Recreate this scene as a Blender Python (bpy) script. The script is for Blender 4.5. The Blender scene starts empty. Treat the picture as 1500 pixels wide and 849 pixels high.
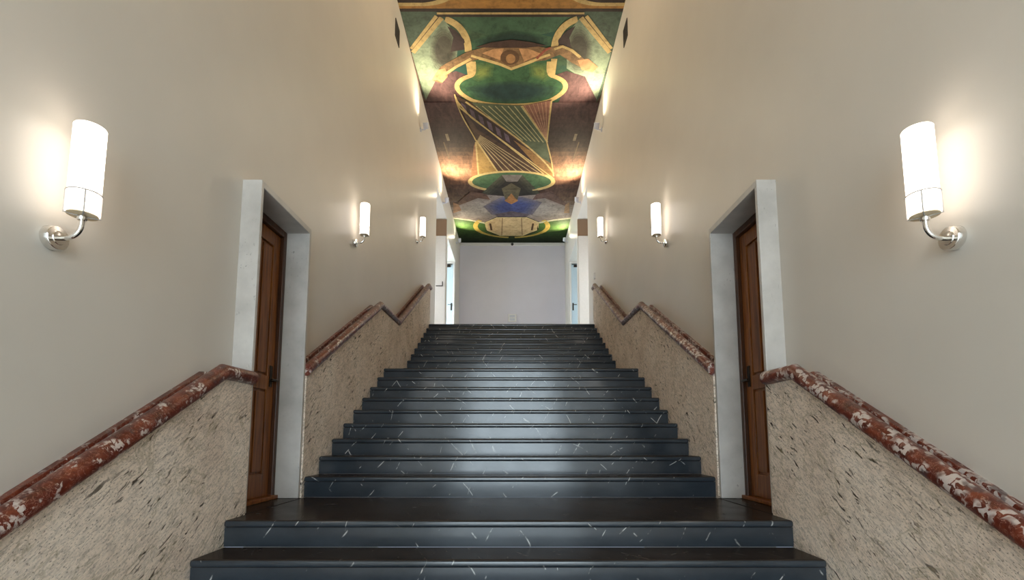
import bpy, bmesh, math, random
from mathutils import Vector, Matrix
random.seed(7)
SC = bpy.context.scene
C = SC.collection
PI = math.pi

# ------------------------------------------------------------------ scene plan (metres)
# X right, Y down the hall, Z up; the lower landing's nosing is the origin
F, XP, YP, TH = 706.74, 751.46, 565.22, 0.1034
CAM = Vector((0.0273, -3.1191, 0.5295))
W = 1.803            # half width of the stair
DX = 1.806           # wainscot face
WX = 1.96            # plaster wall face
R0, R1, T1, D1 = 0.178, 0.1633, 0.31, 1.159
T2, R2 = 0.292, 0.1607
Y2 = D1 + 8*T1 + 1.4796            # second nosing of the upper flight
Z2 = R0 + 8*R1 + 0.3459
ZL2 = R0 + 8*R1                    # middle landing level
ZT = Z2 + 7*R2                     # top floor level
YT = Y2 + 7*T2
ZB = -0.99                         # lobby floor
YBACK, YFRONT = 14.3, -7.0
CA, CB = 7.98, -(7.98-7.75)/10.3
def zc(y): return CA + CB*(y-4)

def ray(px, py):
    dx, dy = px-XP, py-YP
    u = -dy/F
    return Vector((dx/F, math.cos(TH)-math.sin(TH)*u, math.sin(TH)+math.cos(TH)*u))
def ceil_pt(px, py, drop):
    """point of the painted ceiling plane, `drop` metres under the plaster"""
    d = ray(px, py)
    t = (CA-drop + CB*(CAM.y-4) - CAM.z)/(d.z - CB*d.y)
    return CAM + d*t

# ------------------------------------------------------------------ node materials
def srgb(r, g, b):
    f = lambda c: (c/255/12.92) if c/255 <= .04045 else ((c/255+.055)/1.055)**2.4
    return (f(r), f(g), f(b), 1)
class NT:
    def __init__(s, name):
        s.m = bpy.data.materials.new(name); s.m.use_nodes = True
        s.t = s.m.node_tree; s.n = s.t.nodes; s.l = s.t.links
        s.b = s.n['Principled BSDF']
    def node(s, typ, **kw):
        x = s.n.new(typ)
        for k, v in kw.items():
            if k in x.inputs.keys() if hasattr(x, 'inputs') else False: pass
            setattr(x, k, v)
        return x
    def link(s, a, b): s.l.new(a, b)
    def coords(s, scale=(1,1,1), rot=(0,0,0)):
        g = s.n.new('ShaderNodeNewGeometry')
        m = s.n.new('ShaderNodeMapping')
        m.inputs['Scale'].default_value = scale; m.inputs['Rotation'].default_value = rot
        s.link(g.outputs['Position'], m.inputs['Vector'])
        return m.outputs['Vector']
    def bedding(s, scale, tilt):
        """coordinates stretched along a direction tilted in the YZ plane"""
        g = s.n.new('ShaderNodeNewGeometry'); m = s.n.new('ShaderNodeMapping'); m.vector_type = 'TEXTURE'
        m.inputs['Scale'].default_value = tuple(1/k for k in scale); m.inputs['Rotation'].default_value = (tilt, 0, 0)
        s.link(g.outputs['Position'], m.inputs['Vector'])
        return m.outputs['Vector']
    def noise(s, vec, scale, detail=4, rough=.55, dist=0):
        x = s.n.new('ShaderNodeTexNoise')
        x.inputs['Scale'].default_value = scale; x.inputs['Detail'].default_value = detail
        x.inputs['Roughness'].default_value = rough; x.inputs['Distortion'].default_value = dist
        s.link(vec, x.inputs['Vector']); return x.outputs['Fac']
    def ramp(s, fac, stops, interp='LINEAR'):
        x = s.n.new('ShaderNodeValToRGB'); x.color_ramp.interpolation = interp
        e = x.color_ramp.elements
        while len(e) < len(stops): e.new(.5)
        for k, (p, c) in enumerate(stops):
            e[k].position = p; e[k].color = c if len(c) == 4 else (*c, 1)
        s.link(fac, x.inputs['Fac']); return x.outputs['Color']
    def mix(s, fac, a, b, mode='MIX'):
        x = s.n.new('ShaderNodeMix'); x.data_type = 'RGBA'; x.blend_type = mode
        for sock, v in ((x.inputs[0], fac), (x.inputs[6], a), (x.inputs[7], b)):
            if hasattr(v, 'is_linked'): s.link(v, sock)
            else: sock.default_value = v
        return x.outputs[2]
    def math(s, op, a, b=None):
        x = s.n.new('ShaderNodeMath'); x.operation = op
        for sock, v in ((x.inputs[0], a), (x.inputs[1], b)):
            if v is None: continue
            if hasattr(v, 'is_linked'): s.link(v, sock)
            else: sock.default_value = v
        return x.outputs[0]
    def bump(s, h, strength=.3, dist=.01):
        x = s.n.new('ShaderNodeBump'); x.inputs['Strength'].default_value = strength
        x.inputs['Distance'].default_value = dist
        s.link(h, x.inputs['Height']); s.link(x.outputs['Normal'], s.b.inputs['Normal'])
    def set(s, **kw):
        for k, v in kw.items():
            i = s.b.inputs[k.replace('_', ' ')]
            if hasattr(v, 'is_linked'): s.link(v, i)
            else: i.default_value = v
        return s.m
def grey(v): return (v, v, v, 1)

def m_plaster(name, col, rough=.5, spec=.4):
    t = NT(name); v = t.coords((1,1,1))
    n = t.noise(v, 1.3, 3); n2 = t.noise(t.coords((6,6,1.2)), 3, 3)
    c = t.mix(.5, t.ramp(n, [(.3, tuple(x*.94 for x in col[:3])), (.7, tuple(min(1,x*1.05) for x in col[:3]))]), col)
    t.bump(n2, .05, .01)
    return t.set(Base_Color=c, Roughness=rough, Specular_IOR_Level=spec)
def m_plain(name, col, rough=.5, metal=0, spec=.5):
    t = NT(name); n = t.noise(t.coords(), 30, 2)
    c = t.ramp(n, [(.3, tuple(x*.95 for x in col[:3])), (.7, col)])
    return t.set(Base_Color=c, Roughness=rough, Metallic=metal, Specular_IOR_Level=spec)
def m_travertine(rot):
    """rough-sawn travertine, its bedding running obliquely with dark open pits"""
    t = NT('travertine')
    v = t.bedding((6, 3.4, 17), rot); w = t.coords()
    base = t.ramp(t.noise(w, 2.2, 5, .6), [(.25, srgb(214,194,176)), (.5, srgb(235,218,201)), (.75, srgb(244,231,217))])
    fine = t.ramp(t.noise(v, 5, 5, .65), [(.32, grey(.60)), (.55, grey(1))])
    c = t.mix(1, base, fine, 'MULTIPLY')
    pit = t.noise(v, 3.1, 3, .5, .6); zone = t.noise(w, 2.6, 2)
    pits = t.math('MULTIPLY', t.ramp(pit, [(.34, grey(1)), (.39, grey(0))]), t.ramp(zone, [(.42, grey(.1)), (.58, grey(1))]))
    c = t.mix(pits, c, srgb(72, 62, 52))
    tiny = t.ramp(t.noise(t.bedding((8,8,22), rot), 9, 2), [(.35, grey(1)), (.40, grey(0))])
    c = t.mix(t.math('MULTIPLY', tiny, .8), c, srgb(95, 84, 72))
    stain = t.ramp(t.noise(t.bedding((1,1.2,2.4), rot), 1.6, 5, .6, .8), [(.485, grey(0)), (.50, grey(.5)), (.515, grey(0))])
    c = t.mix(stain, c, srgb(150, 138, 108))
    t.bump(t.math('SUBTRACT', t.noise(v, 6, 5, .7), pits), .55, .012)
    return t.set(Base_Color=c, Roughness=.75, Specular_IOR_Level=.25)
def m_stone_pale():
    t = NT('pale_marble')
    w = t.coords(); v = t.coords((10,10,5))
    base = t.ramp(t.noise(w, 4, 5), [(.3, srgb(172,167,161)), (.7, srgb(198,193,187))])
    sp = t.ramp(t.noise(v, 6, 3, .6, .5), [(.30, grey(1)), (.36, grey(0))])
    zone = t.ramp(t.noise(w, 3, 2), [(.45, grey(.05)), (.6, grey(.8))])
    c = t.mix(t.math('MULTIPLY', sp, zone), base, srgb(120,116,112))
    t.bump(t.noise(v, 8, 4), .08, .005)
    return t.set(Base_Color=c, Roughness=.45, Specular_IOR_Level=.4)
def vein(t, ang, scale, wid, seed, lo, hi):
    """thin straight cracks: a warped sawtooth across one direction, broken by noise"""
    g = t.n.new('ShaderNodeNewGeometry'); sep = t.n.new('ShaderNodeSeparateXYZ')
    t.link(g.outputs['Position'], sep.inputs[0])
    x, y, z = sep.outputs
    along = t.math('ADD', t.math('MULTIPLY', x, math.cos(ang)), t.math('MULTIPLY', z, math.sin(ang)))
    along = t.math('ADD', along, t.math('MULTIPLY', y, .37*(1 if seed % 2 else -1)))
    mp = t.n.new('ShaderNodeMapping'); mp.inputs['Location'].default_value = (seed*3.1, seed*1.7, seed)
    t.link(g.outputs['Position'], mp.inputs['Vector'])
    wob = t.noise(mp.outputs[0], 1.1, 2, .5)
    s = t.math('ADD', t.math('MULTIPLY', along, scale), t.math('MULTIPLY', wob, 3.0))
    fr = t.math('FRACT', s)
    d = t.math('ABSOLUTE', t.math('SUBTRACT', fr, .5))
    line = t.ramp(d, [(0, grey(1)), (wid, grey(0))])
    mp2 = t.n.new('ShaderNodeMapping'); mp2.inputs['Location'].default_value = (seed*5, seed*2, -seed)
    t.link(g.outputs['Position'], mp2.inputs['Vector'])
    mask = t.ramp(t.noise(mp2.outputs[0], 6.5, 3, .6), [(lo, grey(0)), (hi, grey(1))])
    return t.math('MULTIPLY', line, mask)
def m_stair(name, c0, c1, rough, spec, amount):
    t = NT(name); w = t.coords((.5, 1, 1))
    base = t.ramp(t.noise(w, 5, 5, .6), [(.3, c0), (.7, c1)])
    v1 = vein(t, -.62, 6.5, .032, 1, .575, .64)
    v2 = vein(t, .75, 5.2, .028, 2, .585, .65)
    v3 = vein(t, -.25, 4.6, .018, 3, .60, .66)
    vs = t.math('MULTIPLY', t.math('MAXIMUM', t.math('MAXIMUM', v1, v2), v3), amount)
    c = t.mix(vs, base, srgb(214, 214, 210))
    rg = t.ramp(t.noise(t.coords((1,1,1)), 6, 4), [(.3, grey(rough*.85)), (.7, grey(rough*1.2))])
    return t.set(Base_Color=c, Roughness=rg, Specular_IOR_Level=spec)
def m_red_marble(name, fleck, size, patch=6):
    t = NT(name); w = t.coords(); v = t.coords((1, .6, 1))
    base = t.ramp(t.noise(w, 14, 5, .65), [(.25, srgb(52,18,12)), (.5, srgb(94,36,22)), (.75, srgb(134,68,46))])
    vor = t.n.new('ShaderNodeTexVoronoi'); vor.feature = 'F1'; vor.inputs['Scale'].default_value = size; vor.distance = 'CHEBYCHEV'
    dn = t.n.new('ShaderNodeTexNoise'); dn.inputs['Scale'].default_value = 12
    t.link(w, dn.inputs['Vector'])
    t.link(t.mix(.06, t.coords((1,.75,.75),(.8,0,.4)), dn.outputs['Color']), vor.inputs['Vector'])
    spot = t.ramp(vor.outputs['Distance'], [(.40, grey(1)), (.44, grey(0))])
    zone = t.ramp(t.noise(w, patch, 3), [(fleck, grey(0)), (fleck+.07, grey(1))])
    c = t.mix(t.math('MULTIPLY', spot, zone), base, srgb(192,180,174))
    thin = t.ramp(t.noise(t.coords((1,1,1)), 22, 4, .6, 1.5), [(.485, grey(0)), (.50, grey(.6)), (.515, grey(0))])
    c = t.mix(thin, c, srgb(190,150,135))
    dk = t.ramp(t.noise(w, 11, 3, .6, .4), [(.62, grey(0)), (.68, grey(.75))])
    c = t.mix(dk, c, srgb(84,66,66))
    return t.set(Base_Color=c, Roughness=.30, Specular_IOR_Level=.4)
def m_wood(name, c0, c1, c2, rough=.38):
    t = NT(name)
    v = t.coords((14, 14, .8)); n = t.noise(v, 2.2, 5, .6, 1.2)
    c = t.ramp(n, [(.3, c0), (.5, c1), (.72, c2)])
    t.bump(n, .06, .004)
    return t.set(Base_Color=c, Roughness=rough, Specular_IOR_Level=.4)
def m_emit(name, col, s):
    t = NT(name)
    t.b.inputs['Base Color'].default_value = (.8,.8,.8,1)
    t.b.inputs['Emission Color'].default_value = col
    t.b.inputs['Emission Strength'].default_value = s
    t.b.inputs['Roughness'].default_value = .25
    return t.m
def m_paint(name, col, amp=.35, stretch=(1,1,1), spots=None):
    """painted plaster: a pigment with brushy mottling"""
    t = NT(name); v = t.coords(stretch)
    n = t.noise(v, 2.6, 8, .72, .8); k = col[:3]; g_ = sum(k)/3; k = tuple(x*.84+g_*.16 for x in k)
    c = t.ramp(n, [(.30, tuple(x*(1-amp*1.25) for x in k)), (.5, tuple(k)), (.70, tuple(min(1, x*(1+amp*1.25)) for x in k))])
    n2 = t.noise(t.coords((1,1,1)), 9, 5, .7, .3)
    c = t.mix(1, c, t.ramp(n2, [(.32, grey(.66)), (.52, grey(1))]), 'MULTIPLY')
    if spots:
        f = t.ramp(t.noise(v, .9, 4, .6), [(.48, grey(0)), (.62, grey(1))])
        c = t.mix(f, c, spots)
    return t.set(Base_Color=c, Roughness=.8, Specular_IOR_Level=.15)

M = {}
M['wall'] = m_plaster('warm_grey_paint', srgb(205,198,188), .42, .45)
M['ceil'] = m_plaster('ceiling_plaster', srgb(190,180,160), .8, .2)
M['backwall'] = m_plaster('pale_lilac_paint', srgb(210,206,216), .6, .3)
M['wire'] = m_plain('grey_wire', srgb(176,170,164), .5)
M['white'] = m_plain('white_paint', srgb(222,218,214), .4)
M['trav_l'] = M['trav_r'] = m_travertine(.62)
M['pale'] = m_stone_pale()
M['riser'] = m_stair('black_marble_riser', srgb(36,42,48), srgb(52,59,66), .17, .62, .8)  # black marble with the bluish cast of the daylight put into its colour
M['tread'] = m_stair('black_marble_tread', srgb(40,35,32), srgb(54,47,43), .23, .018, .12)  # same marble, brown of the reflected dim ceiling put into its colour
M['red_l'] = m_red_marble('red_marble_sparse', .53, 62, 15)
M['red_r'] = m_red_marble('red_marble_flecked', .44, 44, 8)
M['wood'] = m_wood('brown_oak', srgb(86,46,14), srgb(126,72,26), srgb(154,96,42))
M['wood_dark'] = m_wood('dark_oak', srgb(44,24,12), srgb(70,40,20), srgb(88,52,28))
M['chrome'] = m_plain('chrome', (.82,.80,.77,1), .12, 1)
M['bronze'] = m_plain('dark_bronze', srgb(52,44,36), .4, .8)
M['grille'] = m_plain('dark_grille', srgb(44,38,34), .6)
M['floor'] = m_plain('lobby_floor_stone', srgb(150,146,140), .3)
M['shade'] = m_emit('lit_opal_glass', (1, .88, .76, 1), 3.6)
M['cup'] = m_emit('opal_glass_foot', (1, .86, .70, 1), 2.6)
M['beige'] = m_plain('beige_diffuser', srgb(225,205,172), .5)
M['pane_l'] = m_emit('bright_daylight_pane', (.72, .88, 1, 1), 27)
M['pane_r'] = m_emit('daylight_pane', (.72, .88, 1, 1), 8.5)
M['passage'] = m_plaster('olive_beige_paint', srgb(172,160,134), .7, .2)
M['wood_tr'] = m_plaster('brown_stone', srgb(140,114,92), .6, .3)
M['pane_n'] = m_emit('soft_daylight_pane', (.80, .90, 1, 1), 15)
M['lobby'] = m_plain('pale_lobby_stone', srgb(214,210,203), .25)
M['pane_f'] = m_emit('entrance_daylight_pane', (.75, .90, 1, 1), 8.2)
M['lav'] = m_plain('pale_grey_metal', srgb(196,196,206), .4)
M['doorblue'] = m_plain('pale_blue_lacquer', srgb(196,214,226), .3)
M['lens'] = m_emit('lit_lamp_lens', (1, .92, .72, 1), 14)

# ------------------------------------------------------------------ mesh helpers
class MB:
    def __init__(s): s.bm = bmesh.new()
    def box(s, x0, x1, y0, y1, z0, z1, mi=0):
        x0, x1 = min(x0,x1), max(x0,x1)
        v = [s.bm.verts.new(p) for p in ((x0,y0,z0),(x1,y0,z0),(x1,y1,z0),(x0,y1,z0),(x0,y0,z1),(x1,y0,z1),(x1,y1,z1),(x0,y1,z1))]
        for q in ((0,3,2,1),(4,5,6,7),(0,1,5,4),(1,2,6,5),(2,3,7,6),(3,0,4,7)):
            s.bm.faces.new([v[i] for i in q]).material_index = mi
        return s
    def prism_x(s, prof, x0, x1):
        """extrude a (y,z) outline along X"""
        a = [s.bm.verts.new((x0, y, z)) for y, z in prof]
        b = [s.bm.verts.new((x1, y, z)) for y, z in prof]
        n = len(prof)
        s.bm.faces.new(a); s.bm.faces.new(b[::-1])
        for i in range(n): s.bm.faces.new((a[i], b[i], b[(i+1)%n], a[(i+1)%n]))
        return s
    def lathe(s, prof, n=40, axis='Z', at=(0,0,0), caps=True):
        """turn (radius, height) pairs round an axis"""
        rings = []
        for r, h in prof:
            ring = []
            for k in range(n):
                a = 2*PI*k/n; p = (r*math.cos(a), r*math.sin(a), h)
                if axis == 'X': p = (h, p[0], p[1])
                if axis == 'Y': p = (p[0], h, p[1])
                ring.append(s.bm.verts.new((p[0]+at[0], p[1]+at[1], p[2]+at[2])))
            rings.append(ring)
        for a, b in zip(rings, rings[1:]):
            for k in range(n): s.bm.faces.new((a[k], a[(k+1)%n], b[(k+1)%n], b[k]))
        if caps: s.bm.faces.new(rings[0][::-1]); s.bm.faces.new(rings[-1])
        return s
    def tube(s, pts, r, n=16, closed=False):
        pts = [Vector(p) for p in pts]; rings = []
        m = len(pts); ref = None
        for i in range(m):
            if closed: d = (pts[(i+1)%m]-pts[i-1]).normalized()
            else: d = (pts[min(i+1,m-1)]-pts[max(i-1,0)]).normalized()
            if ref is None: ref = d.orthogonal().normalized()
            ref = (ref - d*ref.dot(d)).normalized(); o = d.cross(ref)
            rings.append([s.bm.verts.new(pts[i]+r*(math.cos(2*PI*k/n)*ref+math.sin(2*PI*k/n)*o)) for k in range(n)])
        pairs = list(zip(rings, rings[1:])) + ([(rings[-1], rings[0])] if closed else [])
        for a, b in pairs:
            for k in range(n): s.bm.faces.new((a[k], a[(k+1)%n], b[(k+1)%n], b[k]))
        if not closed: s.bm.faces.new(rings[0][::-1]); s.bm.faces.new(rings[-1])
        return s
    def build(s, name, mats, parent=None, smooth=False, bevel=0, seg=2, loc=None):
        bmesh.ops.recalc_face_normals(s.bm, faces=s.bm.faces)
        if loc is not None: bmesh.ops.translate(s.bm, vec=-Vector(loc), verts=s.bm.verts)
        me = bpy.data.meshes.new(name); s.bm.to_mesh(me); s.bm.free()
        for m in (mats if isinstance(mats, (list, tuple)) else [mats]): me.materials.append(m)
        if smooth:
            for p in me.polygons: p.use_smooth = True
        o = bpy.data.objects.new(name, me); C.objects.link(o)
        if loc is not None: o.location = loc
        if parent is not None: o.parent = parent
        if bevel:
            b = o.modifiers.new('edge', 'BEVEL'); b.width = bevel; b.segments = seg; b.limit_method = 'ANGLE'
            b.harden_normals = False
        if smooth:
            e = o.modifiers.new('split', 'EDGE_SPLIT'); e.split_angle = math.radians(38)
        return o
def tag(o, label=None, cat=None, group=None, kind=None):
    if label: o['label'] = label
    if cat: o['category'] = cat
    if group: o['group'] = group
    if kind: o['kind'] = kind
    return o
def thing(name, label, cat, loc=(0,0,0), rz=0, group=None, kind=None):
    o = bpy.data.objects.new(name, None); o.empty_display_size = .1; C.objects.link(o)
    o.location = loc; o.rotation_euler = (0,0,rz)
    return tag(o, label, cat, group, kind)
def dup(root, loc, rz, label):
    r = root.copy(); C.objects.link(r); r.location = loc; r.rotation_euler = (0,0,rz); r['label'] = label
    for ch in root.children:
        c = ch.copy(); C.objects.link(c); c.parent = r
        for g in ch.children:
            d = g.copy(); C.objects.link(d); d.parent = c
    return r

# ------------------------------------------------------------------ the setting
YN, YF, HL = 0.2576, 1.1325, 2.4096      # door surround, outer
JT, LT = .034, .05                       # jamb and lintel thickness
AY0, AY1, AZ = 8.87, 10.80, 7.02         # tall side opening, nearer
BY0, BY1, BZ = 11.00, 13.05, 6.52        # side corridor, farther
XC = 4.3
for s, side in ((-1, 'left'), (1, 'right')):
    a, b = s*WX, s*(WX+.32)
    m = MB()
    m.box(a, b, YFRONT, YN+.002, ZB-.1, zc(YN)+.3)
    m.box(a, b, YN+.002, YF-.002, HL-.002, zc(YF)+.3)
    m.box(a, b, YF-.002, AY0, ZB-.1, zc(YF)+.3)
    m.box(a, b, AY0, AY1, AZ, 8.3)
    m.box(a, b, AY1, BY0, ZT-.2, 8.3)
    m.box(a, b, BY0, BY1, BZ, 8.3)
    m.box(a, b, BY1, YBACK, ZT-.2, 8.3)
    o = m.build('wall_'+side, M['wall'])
    tag(o, 'tall warm grey plaster wall on the %s side of the stairs' % side, 'wall', kind='structure')
    # side passages behind the two openings
    m = MB()
    m.box(b, s*XC, AY0-.2, AY0, ZT-.2, 8.3)
    m.box(b, s*XC, AY1, BY0, ZT-.2, 8.3)
    m.box(b, s*XC, BY1, BY1+.2, ZT-.2, 8.3)
    m.box(b, s*XC, AY0, AY1, AZ, AZ+.2)
    m.box(b, s*XC, BY0, BY1, BZ, BZ+.2)
    m.box(s*XC, s*(XC+.2), AY0-.2, BY1+.2, ZT-.2, ZT+.9)
    m.box(s*XC, s*(XC+.2), AY0-.2, BY1+.2, BZ-1.1, 8.3)
    m.box(s*XC, s*(XC+.2), AY0-.2, AY0+.1, ZT+.9, BZ-1.1)
    m.box(s*XC, s*(XC+.2), AY1, BY0, ZT+.9, BZ-1.1)
    m.box(s*XC, s*(XC+.2), BY1, BY1+.2, ZT+.9, BZ-1.1)
    tag(m.build('wall_passage_'+side, M['passage']), 'plaster walls of the side passages at the top on the %s' % side, 'wall', kind='structure')
    for q, (u0, u1) in enumerate(((AY0+.1, AY1), (BY0, BY1))):
        wn = MB()
        for z in (ZT+.9, BZ-1.18): wn.box(s*XC, s*(XC+.06), u0, u1, z, z+.08)
        for y in (u0, (u0+u1)/2-.03, u1-.06): wn.box(s*XC, s*(XC+.06), y, y+.06, ZT+.98, BZ-1.18)
        w = wn.build('window_%d' % ((1 if s < 0 else 3)+q), M['white'])
        tag(w, 'daylit window ending the %s passage at the top on the %s' % (('nearer', 'farther')[q], side), 'window', kind='structure')
        MB().box(s*(XC+.02), s*(XC+.03), u0+.06, u1-.06, ZT+.98, BZ-1.18).build('pane', M['pane_n'] if not q else M['pane_l'] if s < 0 else M['pane_r'], w)

tag(MB().box(-WX-.32, WX+.32, YBACK, YBACK+.2, ZT-.2, 8.3).build('wall_back', M['backwall']),
    'pale lilac grey wall closing the hall at the top of the stairs', 'wall', kind='structure')
tag(MB().box(-WX, WX, YBACK-.05, YBACK, zc(YBACK)-.14, zc(YBACK)-.03).build('trim_1', M['white'], bevel=.012),
    'thin pale moulding along the top of the back wall', 'trim', kind='structure')
tag(MB().box(-WX, WX, YBACK-.025, YBACK, ZT, ZT+1.72).box(-WX, WX, YBACK-.035, YBACK-.025, ZT+1.69, ZT+1.72).build('baseboard_back', M['backwall']),
    'pale baseboard panelling at the foot of the back wall', 'baseboard', kind='structure')
tag(MB().box(-XC, XC, YT+.30, YBACK, ZT-.2, ZT).build('floor', M['floor']), 'dark stone floor of the hall above the stairs', 'floor', kind='structure')
tag(MB().box(-WX-.3, WX+.3, YFRONT, 0, ZB-.1, ZB).build('floor_lobby', M['lobby']), 'pale stone lobby floor below the stairs', 'floor', kind='structure')
m = MB()
v = [m.bm.verts.new(p) for p in ((-WX-.3,YFRONT,zc(YFRONT)),(WX+.3,YFRONT,zc(YFRONT)),(WX+.3,YBACK+.2,zc(YBACK+.2)),(-WX-.3,YBACK+.2,zc(YBACK+.2)))]
f = m.bm.faces.new(v); r = bmesh.ops.extrude_face_region(m.bm, geom=[f])
bmesh.ops.translate(m.bm, vec=(0,0,.25), verts=[x for x in r['geom'] if isinstance(x, bmesh.types.BMVert)])
tag(m.build('ceiling', M['ceil']), 'high plaster ceiling that carries the painting', 'ceiling', kind='structure')
# entrance wall behind the camera with its tall glazed opening
m = MB()
EW, EZ0, EZ1 = 1.5, ZB+.1, 3.6
m.box(-WX-.3, -EW, YFRONT-.3, YFRONT, ZB-.1, 8.6).box(EW, WX+.3, YFRONT-.3, YFRONT, ZB-.1, 8.6)
m.box(-EW, EW, YFRONT-.3, YFRONT, EZ1, 8.6).box(-EW, EW, YFRONT-.3, YFRONT, ZB-.1, EZ0)
tag(m.build('wall_front', M['wall']), 'entrance wall at the foot of the stairs', 'wall', kind='structure')
m = MB()
for x in (-EW+.03, -.5, .5, EW-.03): m.box(x-.03, x+.03, YFRONT-.2, YFRONT-.12, EZ0, EZ1)
for z in (EZ0+.03, 1.6, EZ1-.03): m.box(-EW, EW, YFRONT-.2, YFRONT-.12, z-.03, z+.03)
w = tag(m.build('window_5', M['bronze']), 'tall glazed entrance screen letting in daylight', 'window', kind='structure')
MB().box(-EW, EW, YFRONT-.17, YFRONT-.155, EZ0, EZ1).build('pane', M['pane_f'], w)

# ------------------------------------------------------------------ staircase
st = thing('staircase', 'black veined marble staircase rising in flights between two landings', 'staircase', (0,0,0))
OV, SL = .020, .046
def step(y, z, ynext, zprev, kind='step'):
    rs = MB().box(-W, W, y+OV, ynext+OV+.05, zprev, z-SL).build('riser', M['riser'], st)
    tr = MB().box(-W, W, y, ynext+OV, z-SL, z)
    o = tr.build('landing' if kind == 'landing' else 'tread', [M['tread'], M['riser']], rs, bevel=.018, seg=4)
    for p in o.data.polygons:
        if p.normal.y < -.5: p.material_index = 1
    return o
for k in range(1, 6): step(-.31*k, -.165*k, -.31*(k-1), -.165*(k+1))
step(0, 0, D1, -.165, 'landing')
for k in range(9):
    last = k == 8
    step(D1+T1*k, R0+R1*k, Y2-T2 if last else D1+T1*(k+1), R0+R1*(k-1) if k else 0, 'landing' if last else 'step')
step(Y2-T2, ZL2+.173, Y2, ZL2)
for k in range(8):
    step(Y2+T2*k, Z2+R2*k, Y2+T2*(k+1)+(.0 if k < 7 else 0), (Z2+R2*(k-1)) if k else ZL2+.173)

# ------------------------------------------------------------------ wainscot and red marble rails
SLO = .532
lowpath = [(-2.05, .984-.566*1.95), (-.10, .984), (YN-.004, .984)]
lowpath = [(-3.2, lowpath[0][1])] + lowpath
upz = 1.165 - SLO*(1.125-(YF+.004))
upY = 3.42
uppath = [(YF+.004, upz), (upY, upz+SLO*(upY-YF)), ]
uz = uppath[-1][1]
Yk = 4.47
tz = ZT + .89
Yt = Yk + (tz-uz)/.552
uppath += [(Yk, uz+.005), (Yt, tz), (YT+.16, tz)]
prof = []                                   # (x from the wall, up) with x towards the hall
rc, rr = .150, .048
for k in range(15):
    a = PI*.95 - (2*PI*.80)*k/14
    prof.append((rc + rr*1.0*math.cos(a), -rr + rr*math.sin(a)))
# order: start at the wall side on top of the roll, round the front, to its underside
a0 = [(0.0, -.046), (.030, -.046), (.034, -.051), (.036, -.085), (rc-rr+.004, -.085)]
roll = [(rc+rr*math.cos(t), -rr+rr*math.sin(t)) for t in [PI*1.12-(PI*1.62)*k/16 for k in range(17)]]
PROF = a0 + roll + [(0.0, -2*rr)]
def rail(path, s, name, label, mat):
    n = len(path); rings = []; m = MB()
    for i, (y, z) in enumerate(path):
        def nrm(a, b):
            d = Vector((b[0]-a[0], b[1]-a[1])).normalized(); return Vector((-d.y, d.x))
        ns = []
        if i: ns.append(nrm(path[i-1], path[i]))
        if i < n-1: ns.append(nrm(path[i], path[i+1]))
        if len(ns) == 2:
            b = (ns[0]+ns[1]).normalized(); b = b/b.dot(ns[0])
        else: b = Vector((0, 1/ns[0].y)) if i in (0, n-1) else ns[0]
        rings.append([m.bm.verts.new((s*(WX-x), y+b.x*u, z+b.y*u)) for x, u in PROF])
    for p, q in zip(rings, rings[1:]):
        for k in range(len(PROF)):
            m.bm.faces.new((p[k], p[(k+1)%len(PROF)], q[(k+1)%len(PROF)], q[k]))
    m.bm.faces.new(rings[0]); m.bm.faces.new(rings[-1][::-1])
    o = m.build(name, mat, smooth=True)
    return tag(o, label, 'handrail')
def dado(path, lower, s, name, label, mat):
    top = []
    for i, (y, z) in enumerate(path):
        ns = []
        for p, q in ((i-1, i), (i, i+1)):
            if p >= 0 and q < len(path):
                d = Vector((path[q][0]-path[p][0], path[q][1]-path[p][1])).normalized(); ns.append(Vector((-d.y, d.x)))
        if len(ns) == 2: v = (ns[0]+ns[1]).normalized(); v = v/v.dot(ns[0])
        else: v = Vector((0, 1/ns[0].y))
        top.append((y-v.x*(2*rr-.003), z-v.y*(2*rr-.003)))
    o = MB().prism_x(top + lower, s*DX, s*WX).build(name, mat)
    return tag(o, label, 'wainscot', kind='structure')
i = 1
for s, side in ((-1, 'left'), (1, 'right')):
    mt = M['red_l'] if s < 0 else M['red_r']; tv = M['trav_l'] if s < 0 else M['trav_r']
    rail(lowpath, s, 'handrail', 'red marble rail with %s flecks below the %s wooden door' % ('sparse white' if s < 0 else 'dense white', side), mt)
    rail(uppath, s, 'handrail', 'long red marble rail climbing beyond the %s wooden door to the top' % side, mt)
    dado(lowpath, [(YN-.004, -.02), (0, -.2), (-1.4, ZB), (-3.2, ZB)], s, 'trim_%d' % (i+1), 'rough travertine wainscot below the %s door' % side, tv)
    dado(uppath, [(YT+.16, ZT-.3), (Y2-T2, ZL2-.2), (D1+8*T1, ZL2-.3), (D1, -.2), (YF+.004, -.2)], s, 'trim_%d' % (i+2), 'rough travertine wainscot beyond the %s door' % side, tv)
    i += 2

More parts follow.
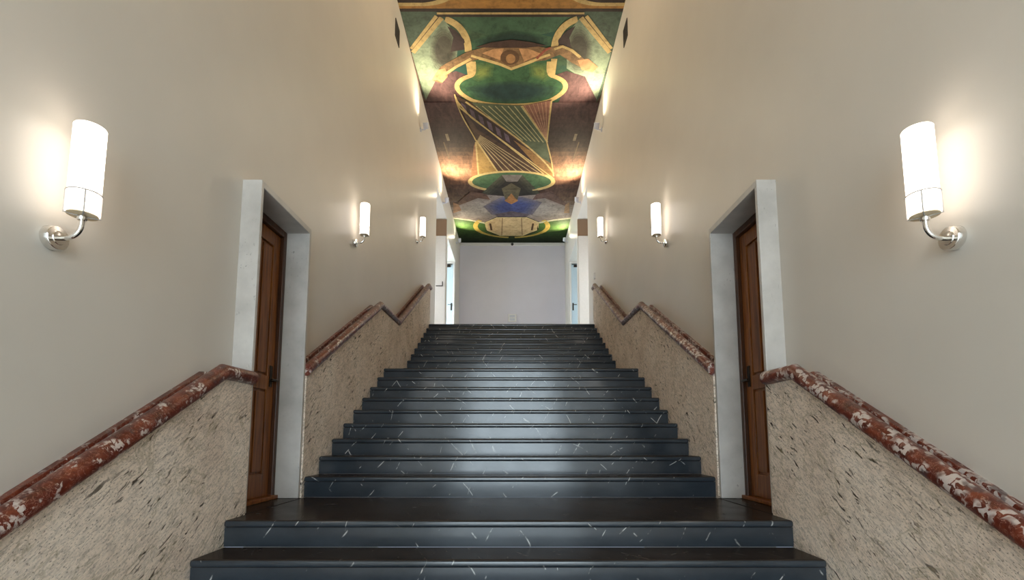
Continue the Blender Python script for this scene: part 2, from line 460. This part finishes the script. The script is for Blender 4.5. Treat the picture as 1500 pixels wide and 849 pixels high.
# ------------------------------------------------------------------ wooden doors in pale marble surrounds
FX = 1.818
def wooden_door(s, num, side):
    root = thing('door_%d' % num, 'brown panelled wooden door in a pale marble surround on the %s' % side, 'door', (s*FX, (YN+YF)/2, 0), kind='structure')
    base = Vector(root.location)
    def part(m, name, mat, parent=root, **k):
        bmesh.ops.translate(m.bm, vec=-base, verts=m.bm.verts)
        return m.build(name, mat, parent, **k)
    xr = 2.10
    part(MB().box(s*(W+.001), s*2.14, YN+.001, YF-.001, -.05, 0), 'threshold', M['tread'])
    part(MB().box(s*FX, s*xr, YN, YN+JT, .001, HL), 'jamb', M['pale'], bevel=.004)
    part(MB().box(s*FX, s*xr, YF-JT, YF, .001, HL), 'jamb', M['pale'], bevel=.004)
    part(MB().box(s*FX, s*xr, YN+JT, YF-JT, HL-LT, HL), 'lintel', M['pale'], bevel=.004)
    y0, y1, z1 = YN+JT, YF-JT, HL-LT
    fx, fd = 2.02, .055
    f = part(MB().box(s*fx, s*2.10, y0, y0+.05, .012, z1).box(s*fx, s*2.10, y1-.05, y1, .012, z1).box(s*fx, s*2.10, y0+.05, y1-.05, z1-.06, z1), 'frame', M['wood_dark'], bevel=.006)
    part(MB().box(s*1.99, s*2.14, y0, y1, .001, .03), 'sill', M['wood'], bevel=.004)
    a, b, c = y0+.052, y1-.052, z1-.062
    m = MB().box(s*2.075, s*2.115, a, b, .032, c)
    sw = .105
    for (u0, u1) in ((a, a+sw), (b-sw, b)): m.box(s*2.055, s*2.076, u0, u1, .032, c)
    zs = (.032, .22, .92, 1.04, c-.12, c)
    for k in (0, 2, 4): m.box(s*2.056, s*2.076, a+sw, b-sw, zs[k], zs[k+1])
    leaf = part(m, 'leaf', M['wood'], bevel=.004)
    for z0_, z1_ in ((zs[1], zs[2]), (zs[3], zs[4])):
        q = MB()
        for k in range(3):
            w_ = (b-a-2*sw)/3
            q.box(s*2.062, s*2.0755, a+sw+w_*k+.012, a+sw+w_*(k+1)-.012, z0_+.02, z1_-.02)
        q2 = part(q, 'panel', M['wood'], leaf, bevel=.005)
    hd = MB().box(s*2.047, s*2.055, b-.075, b-.035, .95, 1.13)
    hd.tube([(s*2.05, b-.055, 1.0), (s*1.995, b-.055, 1.0), (s*1.985, b-.065, 1.0), (s*1.985, b-.17, 1.0)], .009, 10)
    part(hd, 'handle', M['bronze'], leaf)
    return root
wooden_door(-1, 1, 'left'); wooden_door(1, 2, 'right')

# ------------------------------------------------------------------ pale slabs and doors at the top
for s, side, n in ((-1, 'left', 3), (1, 'right', 4)):
    y = AY1
    root = thing('door_%d' % n, 'tall white door slab with brown stone above at the top on the %s' % side, 'door', (s*2.1, y-.03, ZT), kind='structure')
    base = Vector(root.location)
    def part(m, name, mat, parent=root, **k):
        bmesh.ops.translate(m.bm, vec=-base, verts=m.bm.verts); return m.build(name, mat, parent, **k)
    leaf = part(MB().box(s*(WX+.02), s*(WX+.92), y-.05, y-.002, ZT+.01, 6.48), 'leaf', M['white'], bevel=.006)
    part(MB().box(s*WX, s*(WX+.95), y-.035, y-.002, 6.49, 7.0), 'transom', M['wood_tr'] if 'wood_tr' in M else M['trav_l'])
    if s < 0:
        part(MB().tube([(s*2.05, y-.05, 5.0), (s*2.05, y-.10, 5.0)], .012, 10).tube([(s*2.05, y-.10, 5.06), (s*2.05, y-.10, 4.92)], .014, 10).tube([(s*2.05, y-.10, 4.93), (s*2.24, y-.10, 4.93)], .012, 10), 'handle', M['bronze'], leaf)
    y = BY1
    root = thing('door_%d' % (n+2), 'pale blue door with a closer lit by daylight in the %s side passage' % side, 'door', (s*2.4, y-.03, ZT), kind='structure')
    base = Vector(root.location)
    fr = MB().box(s*(WX+.02), s*(WX+.07), y-.06, y-.002, ZT+.01, BZ-.01).box(s*(WX+1.05), s*(WX+1.10), y-.06, y-.002, ZT+.01, BZ-.01).box(s*(WX+.07), s*(WX+1.05), y-.06, y-.002, BZ-.07, BZ-.01)
    part(fr, 'frame', M['white'], root, bevel=.005)
    leaf = part(MB().box(s*(WX+.075), s*(WX+1.045), y-.045, y-.004, ZT+.015, BZ-.075), 'leaf', M['doorblue'], root, bevel=.005)
    part(MB().box(s*(WX+.16), s*(WX+.34), y-.10, y-.045, BZ-.20, BZ-.13).box(s*(WX+.10), s*(WX+.30), y-.075, y-.062, BZ-.115, BZ-.09), 'door_closer', M['bronze'], leaf, bevel=.006)
    part(MB().box(s*(WX+.10), s*(WX+.145), y-.053, y-.044, 4.8, 5.06).tube([(s*(WX+.12), y-.05, 4.99), (s*(WX+.12), y-.10, 4.99), (s*(WX+.13), y-.105, 4.99), (s*(WX+.24), y-.105, 4.99)], .012, 10), 'handle', M['bronze'], leaf)

# ------------------------------------------------------------------ wall sconces
def make_sconce(label):
    """local frame: the wall is x=0, the arm reaches out along +x, z up, origin at the back plate"""
    t = thing('wall_sconce', label, 'wall lamp', group='cylinder wall sconces')
    MB().lathe([(.050, .001), (.052, .004), (.052, .034), (.049, .038), (.030, .0385), (.028, .042), (.014, .043)], 40, 'X').build('back_plate', M['chrome'], t, smooth=True)
    AX = .130
    pts = [(.04, 0, 0), (.06, 0, 0)]
    R = .062
    for k in range(1, 13):
        a = -PI/2 + PI/2*k/12
        pts.append((AX-R+R*math.cos(a), 0, R+R*math.sin(a)))
    pts.append((AX, 0, .100))
    MB().tube(pts, .0105, 16).build('arm', M['chrome'], t, smooth=True)
    MB().lathe([(.016, .078), (.018, .082), (.018, .098), (.014, .101)], 24, 'Z', (AX,0,0)).build('collar', M['chrome'], t, smooth=True)
    r = .058; z0, z1 = .100, .505
    sh = MB().lathe([(r-.004, z0+.004), (r, z0+.008), (r, z1-.006), (r-.003, z1-.002), (r-.008, z1), (r-.012, z1-.002), (r-.012, z0+.02)], 48, 'Z', (AX,0,0), caps=False).build('shade', M['shade'], t, smooth=True)
    MB().lathe([(.010, z0), (r-.003, z0), (r-.003, z0+.004), (.010, z0+.004)], 40, 'Z', (AX,0,0)).build('base_disc', M['beige'], t, smooth=True)
    zr = z0+.098
    MB().tube([(AX+(r+.003)*math.cos(2*PI*k/48), (r+.003)*math.sin(2*PI*k/48), zr) for k in range(48)], .003, 8, True).build('ring', M['wire'], t)
    for k in range(4):
        a = PI/2*k + PI/4
        x, y = AX+(r+.003)*math.cos(a), (r+.003)*math.sin(a)
        MB().tube([(x, y, zr), (x, y, z0-.001), (AX+.016*math.cos(a), .016*math.sin(a), z0-.003)], .003, 6).build('wire', M['wire'], t)
    return t
SY = [(-1.125, 1.375), (2.68, 2.925), (6.42, 4.50)]
desc = ['nearest lit white cylinder sconce on the %s, before the wooden door', 'lit white cylinder sconce above the %s rail just past the wooden door', 'farthest lit white cylinder sconce on the %s, near the stair top']
s0 = make_sconce(desc[0] % 'left wall'); s0.location = (-WX, SY[0][0], SY[0][1])
for k, (y, z) in enumerate(SY):
    for s, side in ((-1, 'left'), (1, 'right')):
        if k == 0 and s < 0: continue
        dup(s0, (s*WX, y + (.03 if s > 0 else 0), z + (.012 if s > 0 else 0)), 0 if s < 0 else PI, desc[k] % (side+(' wall' if k != 1 else '')))

# ------------------------------------------------------------------ uplights that wash the painted ceiling
def make_uplight(label):
    """wall at x=0; the can tilts up and back along -y"""
    t = thing('wall_spotlight', label, 'spotlight', group='small ceiling uplights')
    MB().lathe([(.045, 0.001), (.045, .02), (.02, .022)], 24, 'X').build('base', M['lav'], t, smooth=True)
    MB().tube([(.015,0,0), (.10,0,0), (.115,0,.01), (.12,0,.03)], .012, 12).build('bracket', M['lav'], t, smooth=True)
    can = MB().lathe([(.05, -.06), (.056, -.055), (.06, .06), (.055, .062), (.050, .045)], 28).build('can', M['lav'], t, smooth=True)
    can.location = (.12, -.02, .075); can.rotation_euler = (math.radians(38), 0, 0)
    le = MB().lathe([(.002, .040), (.049, .040), (.049, .044), (.002, .044)], 24).build('lens', M['lens'], can)
    return t
def uplamp(t, s, e=1):
    L = bpy.data.lights.new('uplight_beam', 'SPOT'); L.energy = 240*e; L.color = (1, .86, .62)
    L.spot_size = math.radians(152); L.spot_blend = 1; L.shadow_soft_size = .05
    o = bpy.data.objects.new('uplight_beam', L); C.objects.link(o); o.parent = t
    o.location = (.115, -.09, .165); o.rotation_euler = (PI-math.radians(0), 0, 0)
    d = Vector((.54, -.60, .40))
    o.rotation_euler = d.to_track_quat('-Z', 'Y').to_euler()
    return o
UY = [(6.6, 7.06), (9.90, 7.08), (13.1, 7.24)]
ud = ['small grey uplight high on the %s wall beside the painted vase', 'small bright uplight high on the %s wall above the tall opening', 'small bright uplight at the %s end of the back wall moulding',
      'added unseen uplight on the %s wall in front of the painted vase', 'added unseen uplight on the %s wall high over the lower landing', 'added unseen uplight on the %s wall high over the lobby']
u0 = make_uplight(ud[0] % 'left'); u0.location = (-WX, UY[0][0], UY[0][1])
ups = [(u0, -1)]
UY += [(3.3, 7.02), (0.0, 7.0), (-3.3, 7.0)]  # out-of-view uplights, added to spread warm light over upper walls and ceiling
for k, (y, z) in enumerate(UY):
    for s, side in ((-1, 'left'), (1, 'right')):
        if k == 0 and s < 0: continue
        if s < 0: u = dup(u0, (-WX, y, z), 0, ud[k] % side)
        else:
            u = dup(u0, (WX, y+.12, z+.08), 0, ud[k] % side); u.scale = (-1, 1, 1)
        ups.append((u, s))
for u, s in ups: uplamp(u, s, .4 if u.location.y > 12 else 1 if u.location.y > 5 else .8 if u.location.y > 2 else .3)

# ------------------------------------------------------------------ small wall fittings
for s, side in ((-1, 'left'), (1, 'right')):
    y0, y1, z0, z1 = 4.35, 4.62, 7.24, 7.56
    t = thing('wall_vent', 'dark square vent grille high on the %s wall near the ceiling' % side, 'vent', (s*WX, (y0+y1)/2, z0))
    b = Vector(t.location)
    m = MB().box(s*(WX-.012), s*WX, y0, y1, z0, z0+.025).box(s*(WX-.012), s*WX, y0, y1, z1-.025, z1).box(s*(WX-.012), s*WX, y0, y0+.025, z0+.025, z1-.025).box(s*(WX-.012), s*WX, y1-.025, y1, z0+.025, z1-.025)
    bmesh.ops.translate(m.bm, vec=-b, verts=m.bm.verts); m.build('frame', M['grille'], t)
    m = MB().box(s*(WX-.004), s*(WX-.001), y0+.025, y1-.025, z0+.025, z1-.025)
    for k in range(8): m.box(s*(WX-.010), s*(WX-.004), y0+.025, y1-.025, z0+.03+k*.034, z0+.046+k*.034)
    bmesh.ops.translate(m.bm, vec=-b, verts=m.bm.verts); m.build('slats', M['grille'], t)
t = thing('wall_box', 'small white box low in the middle of the back wall', 'wall box', (0, YBACK-.025, 4.70))
MB().box(-.15, .15, -.05, 0, 0, .29).build('cover', M['white'], t, bevel=.012)
MB().box(-.10, .10, -.056, -.05, .16, .25).box(-.10, .10, -.056, -.05, .04, .13).build('plate', M['lav'], t, bevel=.004)
t = thing('detector', 'tiny dark detector under the moulding of the back wall', 'detector', (0, YBACK-.05, zc(YBACK)-.10))
MB().lathe([(.05, 0), (.05, -.02), (.03, -.03)], 20, 'Y').build('body', M['grille'], t, smooth=True)
t = thing('light_switch', 'small white switch plate by the top end of the right rail', 'switch', (WX, 7.9, 4.2))
MB().box(-.03, -.001, -.05, .05, 0, .14).build('plate', M['white'], t, bevel=.008)
MB().box(-.038, -.03, -.02, .02, .045, .095).build('rocker', M['white'], t, bevel=.003)

# ------------------------------------------------------------------ the ceiling painting (one flat mural, laid out on the ceiling plane)
class Mural:
    def __init__(s): s.bm = bmesh.new(); s.mats = []; s.layer = 0
    def mi(s, mat):
        if mat not in s.mats: s.mats.append(mat)
        return s.mats.index(mat)
    def clip(s, v, drop):
        v.x = max(-WX+.001, min(WX-.001, v.x)); return v
    def poly(s, pts, mat):
        s.layer += 1; d = .004 + .00012*s.layer
        vs = [s.bm.verts.new(s.clip(ceil_pt(x, y, d), d)) for x, y in pts]
        f = s.bm.faces.new(vs); f.material_index = s.mi(mat); f.normal_update()
        if f.normal.z > 0: f.normal_flip()
        if len(vs) > 4: bmesh.ops.triangulate(s.bm, faces=[f])
    def line(s, pts, w, mat, taper=None):
        """a painted band; w is its width in metres on the ceiling"""
        s.layer += 1; d = .004 + .00012*s.layer
        P = [ceil_pt(x, y, d) for x, y in pts]; n = len(P); A = []; B = []
        for i in range(n):
            t = (P[min(i+1,n-1)]-P[max(i-1,0)]); t = Vector((t.x, t.y, 0)).normalized()
            o = Vector((-t.y, t.x, 0)); ww = w/2
            A.append(s.bm.verts.new(s.clip(P[i]+o*ww, d))); B.append(s.bm.verts.new(s.clip(P[i]-o*ww, d)))
        for i in range(n-1):
            f = s.bm.faces.new((A[i], A[i+1], B[i+1], B[i])); f.material_index = s.mi(mat); f.normal_update()
            if f.normal.z > 0: f.normal_flip()
def arc(cx, cy, rx, ry, a0, a1, n=28):
    return [(cx+rx*math.cos(math.radians(a0+(a1-a0)*k/n)), cy-ry*math.sin(math.radians(a0+(a1-a0)*k/n))) for k in range(n+1)]
def bez(p0, p1, p2, p3, n=16):
    r = []
    for k in range(n+1):
        t = k/n; u = 1-t
        r.append(tuple(u**3*a+3*u*u*t*b+3*u*t*t*c+t**3*d for a, b, c, d in zip(p0, p1, p2, p3)))
    return r
def mir(pts, c=749): return [(2*c-x, y) for x, y in pts]
KP = .66
def P(r, g, b, amp=.3, st=(1,1,1), spots=None, cache={}):
    key = (r,g,b,amp,st,spots)
    if key not in cache:
        c = srgb(r,g,b); c = (c[0]*KP, c[1]*KP, c[2]*KP, 1)
        cache[key] = m_paint('pigment_%d' % len(cache), c, amp, st, spots)
    return cache[key]
mu = Mural()
def rgb(a, b, t): return tuple(int(round(p+(q-p)*t)) for p, q in zip(a, b))
def soft(pts, c0, c1, n=4, inner=.55, amp=.3):
    cx = sum(p[0] for p in pts)/len(pts); cy = sum(p[1] for p in pts)/len(pts)
    for k in range(1, n+1):
        f = 1-(1-inner)*(k-1)/(n-1)
        mu.poly([(cx+(x-cx)*f, cy+(y-cy)*f) for x, y in pts], P(*rgb(c0, c1, k/n), amp))
gold = P(205,172,100,.18); ochre = P(178,122,36,.25,(1,4,1)); dark = P(58,42,34,.3); brown = P(98,68,54,.4,(1,2.2,1), srgb(64,46,40))
teal = P(76,94,76,.4); green = P(60,88,58,.4,(1,1.4,1), srgb(34,66,58)); pale = P(134,150,120,.3); tan = P(158,110,76,.3,(2,1,1))
plum = P(100,69,67,.38,(3,1,1)); orange = P(196,140,84,.3); skin = P(186,132,70,.35)
# ground
mu.poly([(520,-160),(980,-160),(826,356),(674,356)], brown)
mu.poly([(520,-160),(980,-160),(930,17),(570,17)], ochre)
for f in (lambda p: p, lambda p: mir(p)):
    mu.poly(f([(560,-30)] + [(583,9),(620,9)] + bez((620,9),(645,8),(656,3),(668,-6),8) + [(668,-30)]), gold)
    mu.poly(f([(560,-30)] + [(583,4),(618,4)] + bez((618,4),(634,3),(645,0),(652,-8),8) + [(652,-30)]), dark)
mu.poly([(583,12.5),(917,12.5),(915,17),(584,17)], dark)
# green field and corners
mu.poly([(584,17),(914,17),(880,140),(860,170),(640,170),(621,142)], teal)
mu.poly([(640,22),(856,22),(846,70),(836,170),(664,170),(654,70)], green)
mu.poly([(664,24),(832,24),(812,46),(750,60),(690,45)], P(64,100,70,.3))
soft([(690,60),(720,50),(750,44),(780,48),(808,54),(808,74),(690,74)], (58,96,64), (30,56,46), 5, .6)
for f in (lambda p: p, lambda p: mir(p)):
    mu.poly(f([(603,78),(648,26),(664,46),(668,100),(640,118),(624,146)]), pale)
    mu.poly(f([(624,146),(641,112),(668,104),(690,112),(668,124),(680,150),(688,180),(636,196)]), plum)
    soft(f(arc(650,73,20,34,0,359,24)), (134,150,120), (70,66,52), 5, .6, .4)
    mu.poly(f([(655,38),(668,45),(680,58),(683,72),(660,76),(664,55)]), P(66,48,46,.3))
    mu.line(f(bez((652,28),(672,34),(686,50),(686,76))), .135, gold)
    mu.line(f([(686,86),(689,108),(692,112)]), .12, gold)
    mu.line(f([(640,24),(603,72)]), .085, gold); mu.line(f([(647,26),(605,77)]), .085, gold)
    mu.line(f([(643,26),(604,75)]), .04, dark)
mu.line([(640,20),(856,20)], .05, gold); mu.line([(640,23),(856,23)], .05, dark)
# vase
R_ = bez((805,90),(804,104),(803,110),(812,112),8) + bez((812,112),(836,120),(834,134),(806,147),12) + bez((806,147),(786,153.5),(764,154),(749,154),10)
L_ = mir(R_)[::-1]
vase = R_ + L_[1:]
mu.poly([(692,88),(806,88)] + vase, P(54,94,58,.35))
for f in (lambda p: p, lambda p: mir(p)): soft(f([(696,92),(724,92),(722,112),(700,120),(690,114)]), (54,94,58), (110,124,52), 4, .4)
soft([(680,128),(715,121),(750,118),(785,121),(818,128),(806,142),(770,151),(728,151),(694,143)], (54,90,60), (30,58,56), 5, .6)
mu.line(vase, .105, gold)
# figure with spread arms
arm = [(634,118),(645,98),(662,88),(684,76),(706,70),(730,66),(749,64),(775,66),(800,70),(822,66),(844,78),(858,88),(874,96),(870,104),(850,98),(838,92),(820,80),(800,88),(770,92),(749,101),(726,92),(704,86),(690,90),(668,100),(656,110),(646,122)]
mu.poly(arm, P(132,98,58,.45,(3,3,1)))
mu.poly([(697,69),(720,62),(750,58),(780,62),(801,67),(770,70),(730,70)], P(74,50,40,.3))
mu.poly([(706,78),(722,72),(738,71),(732,88)], orange); mu.poly([(794,79),(776,72),(760,71),(768,90)], orange)
mu.line([(690,82),(712,88),(732,94),(749,101),(768,94),(784,88),(806,80)], .07, gold)
mu.poly(arc(747,84,14,11,0,359,20), P(96,66,38,.3)); mu.poly(arc(748,86,7,7,0,359,16), P(158,112,62,.3))
mu.poly([(632,118),(642,102),(652,100),(656,112),(648,121),(640,117)], orange)
mu.poly([(846,88),(862,86),(876,98),(868,106),(852,102)], orange)
mu.line([(812,72),(824,68),(838,74),(850,84)], .06, gold); mu.line([(650,110),(668,98),(690,86)], .06, gold)
mu.line([(786,86),(798,74),(806,70)], .05, P(150,70,44,.2))
# brown side fields, painted in soft horizontal passages of tone
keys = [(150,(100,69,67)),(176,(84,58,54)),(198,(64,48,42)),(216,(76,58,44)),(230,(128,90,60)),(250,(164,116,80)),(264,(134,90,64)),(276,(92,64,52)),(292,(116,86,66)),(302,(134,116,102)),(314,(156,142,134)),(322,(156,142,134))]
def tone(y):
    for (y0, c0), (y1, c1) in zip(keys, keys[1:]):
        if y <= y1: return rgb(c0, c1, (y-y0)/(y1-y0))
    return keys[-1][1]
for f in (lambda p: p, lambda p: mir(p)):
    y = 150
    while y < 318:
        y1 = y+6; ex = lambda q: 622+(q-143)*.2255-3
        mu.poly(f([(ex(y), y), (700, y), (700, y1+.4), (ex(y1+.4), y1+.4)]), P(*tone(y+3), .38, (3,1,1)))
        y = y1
    mu.line(f([(654,196),(657,206)]), .07, P(150,130,100,.2)); mu.line(f([(650,208),(658,232)]), .03, P(120,96,64,.2))
# net of straight lines between two rings
mu.poly([(668,140),(690,150),(720,154),(770,154),(808,146),(801,200),(812,255),(790,254),(750,252),(700,258),(694,262),(697,205)], P(84,60,44,.3))
mu.poly([(690,150),(765,155),(801,206),(806,240),(760,205)], P(88,98,70,.25))
mu.poly([(764,155),(808,147),(801,208)], P(142,92,72,.25))
mu.poly([(668,146),(682,150),(808,244),(812,258),(700,190)], P(60,42,40,.25))
for k in range(6):
    a = k/11+.03; b = a+.05
    q = lambda t, o: (671+t*138+o*3, 147+t*96+o*12)
    mu.poly([q(a,0), q(b,0), q(b,1), q(a,1)], P(108,86,100,.2))
mu.poly([(698,208),(729,252),(701,258)], P(166,128,58,.25)); mu.poly([(752,205),(808,240),(811,258),(798,256)], P(150,108,52,.25))
mu.poly([(694,214),(697,206),(700,258),(690,262)], P(160,108,62,.25))
for k in range(8):
    t = k/7; mu.line([(697+t*66,155+t*.5),(760+t*42,205+t*4)], .022, P(186,176,120,.15))
for k in range(7):
    t = k/6; mu.line([(768+t*38,154-t*6),(801,208-t*5)], .016, P(190,140,104,.15))
for k in range(7):
    t = k/6; mu.line([(699+t*4,206-t*8),(729+t*62,252+t*2)], .03, P(176,150,104,.15))
mu.line([(667,142),(674,158),(797,255)], .04, gold); mu.line([(668,146),(690,172),(812,262)], .035, gold)
mu.line(bez((682,149),(720,176),(790,220),(811,254)), .05, gold); mu.line([(765,155),(802,208)], .04, gold)
mu.line([(808,147),(801,208),(808,236),(811,258)], .035, gold); mu.line([(697,205),(730,253)], .045, gold); mu.line([(697,208),(701,258)], .045, gold)
mu.line(bez((666,138),(672,170),(690,190),(697,206)), .03, gold)
# lower ring, winged shape and the green end field
mu.poly(arc(749.5,266,61,14.5,0,359,40), P(70,100,64,.35))
soft([(704,284),(735,256),(765,256),(790,282),(806,294),(749,290),(692,294)], (84,84,62), (50,44,38), 4, .6, .4)
mu.poly(arc(749.5,266,61,14.5,0,359,40)[:0] or [(735,256),(765,256),(758,266),(742,266)], P(120,108,100,.3))
mu.line(arc(749.5,266,61,14.5,-52,232,44), .12, gold)
mu.line(arc(749.5,266,61,14.5,-60,-52,4), .07, gold)
mu.poly([(664,304),(700,284),(749,288),(798,284),(834,304),(838,320),(790,326),(708,326),(661,320)], P(150,132,122,.3))
mu.poly([(664,302),(690,280),(712,284),(718,292),(690,300)], P(112,78,62,.35)); mu.poly([(834,302),(808,280),(786,284),(780,292),(808,300)], P(112,82,72,.35))
for f in (lambda p: p, lambda p: mir(p)): soft(f([(664,304),(700,290),(740,296),(726,318),(690,322),(664,318)]), (150,132,122), (172,160,150), 4, .5)
soft([(708,302),(735,288),(765,288),(794,296),(780,314),(749,320),(720,314)], (130,118,122), (66,74,124), 5, .55)
mu.poly([(724,314),(749,309),(776,314),(768,319),(732,319)], P(98,84,92,.3))
mu.poly([(749,280),(759,294),(749,299),(739,294)], P(172,112,48,.3))
mu.poly([(735,276),(749,268),(763,276),(758,292),(740,292)], P(98,86,60,.3)); mu.poly([(749,283),(758,294),(749,298),(740,294)], P(172,112,48,.3))
mu.poly([(664,296),(672,300),(676,308),(664,312)], P(170,120,80,.3)); mu.poly([(834,296),(828,300),(826,312),(834,312)], P(170,130,88,.3))
mu.poly([(661,320),(708,326),(790,326),(838,320),(828,356),(673,356)], P(72,108,40,.3))
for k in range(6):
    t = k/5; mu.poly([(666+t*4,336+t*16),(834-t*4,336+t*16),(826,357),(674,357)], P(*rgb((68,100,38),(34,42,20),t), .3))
mu.line([(661,319.5),(686,322),(712,327)], .10, P(220,214,170,.1)); mu.line([(838,319.5),(812,322),(786,327)], .10, P(220,214,170,.1))
mu.line(arc(749.5,331,53,17,150,265,24), .16, P(206,172,52,.2)); mu.line(arc(749.5,331,53,17,-85,30,24), .16, P(206,172,52,.2))
octo = [(712,326),(728,319),(771,319),(788,326),(786,337),(766,345),(733,345),(714,337)]
mu.poly([(x+(x-749)*.06, y+(y-332)*.12) for x, y in octo], P(48,40,22,.2))
mu.poly(octo, P(214,178,120,.2)); mu.line(octo+[octo[0]], .09, P(226,200,130,.1))
mu.line([(736,319),(735,345)], .03, P(140,110,70,.2)); mu.line([(764,319),(765,345)], .03, P(140,110,70,.2))
mu.line([(718,327),(720,337)], .07, P(84,60,34,.2)); mu.line([(781,327),(779,337)], .07, P(84,60,34,.2))
me = bpy.data.meshes.new('ceiling_mural'); mu.bm.to_mesh(me); mu.bm.free()
for m in mu.mats: me.materials.append(m)
o = bpy.data.objects.new('ceiling_mural', me); C.objects.link(o)
tag(o, 'large green, brown and gold painted mural covering the ceiling above the stairs', 'mural')

# ------------------------------------------------------------------ world, camera, view
w = bpy.data.worlds.new('world'); SC.world = w; w.use_nodes = True
w.node_tree.nodes['Background'].inputs[0].default_value = (.6, .7, .85, 1)
w.node_tree.nodes['Background'].inputs[1].default_value = .3
cam = bpy.data.cameras.new('camera'); co = bpy.data.objects.new('camera', cam); C.objects.link(co)
cam.sensor_fit = 'HORIZONTAL'; cam.sensor_width = 36; cam.lens = F/1500*36
cam.shift_x = -(XP-750)/1500; cam.shift_y = (YP-424.5)/1500
cam.clip_start = .05; co.location = CAM; co.rotation_euler = (PI/2+TH, 0, 0)
SC.camera = co
vs = SC.view_settings
vs.view_transform = 'Standard'; vs.look = 'None'; vs.gamma = 1; vs.use_curve_mapping = False
vs.exposure = 0.2
try: SC.cycles.max_bounces = 10; SC.cycles.diffuse_bounces = 6
except Exception: pass
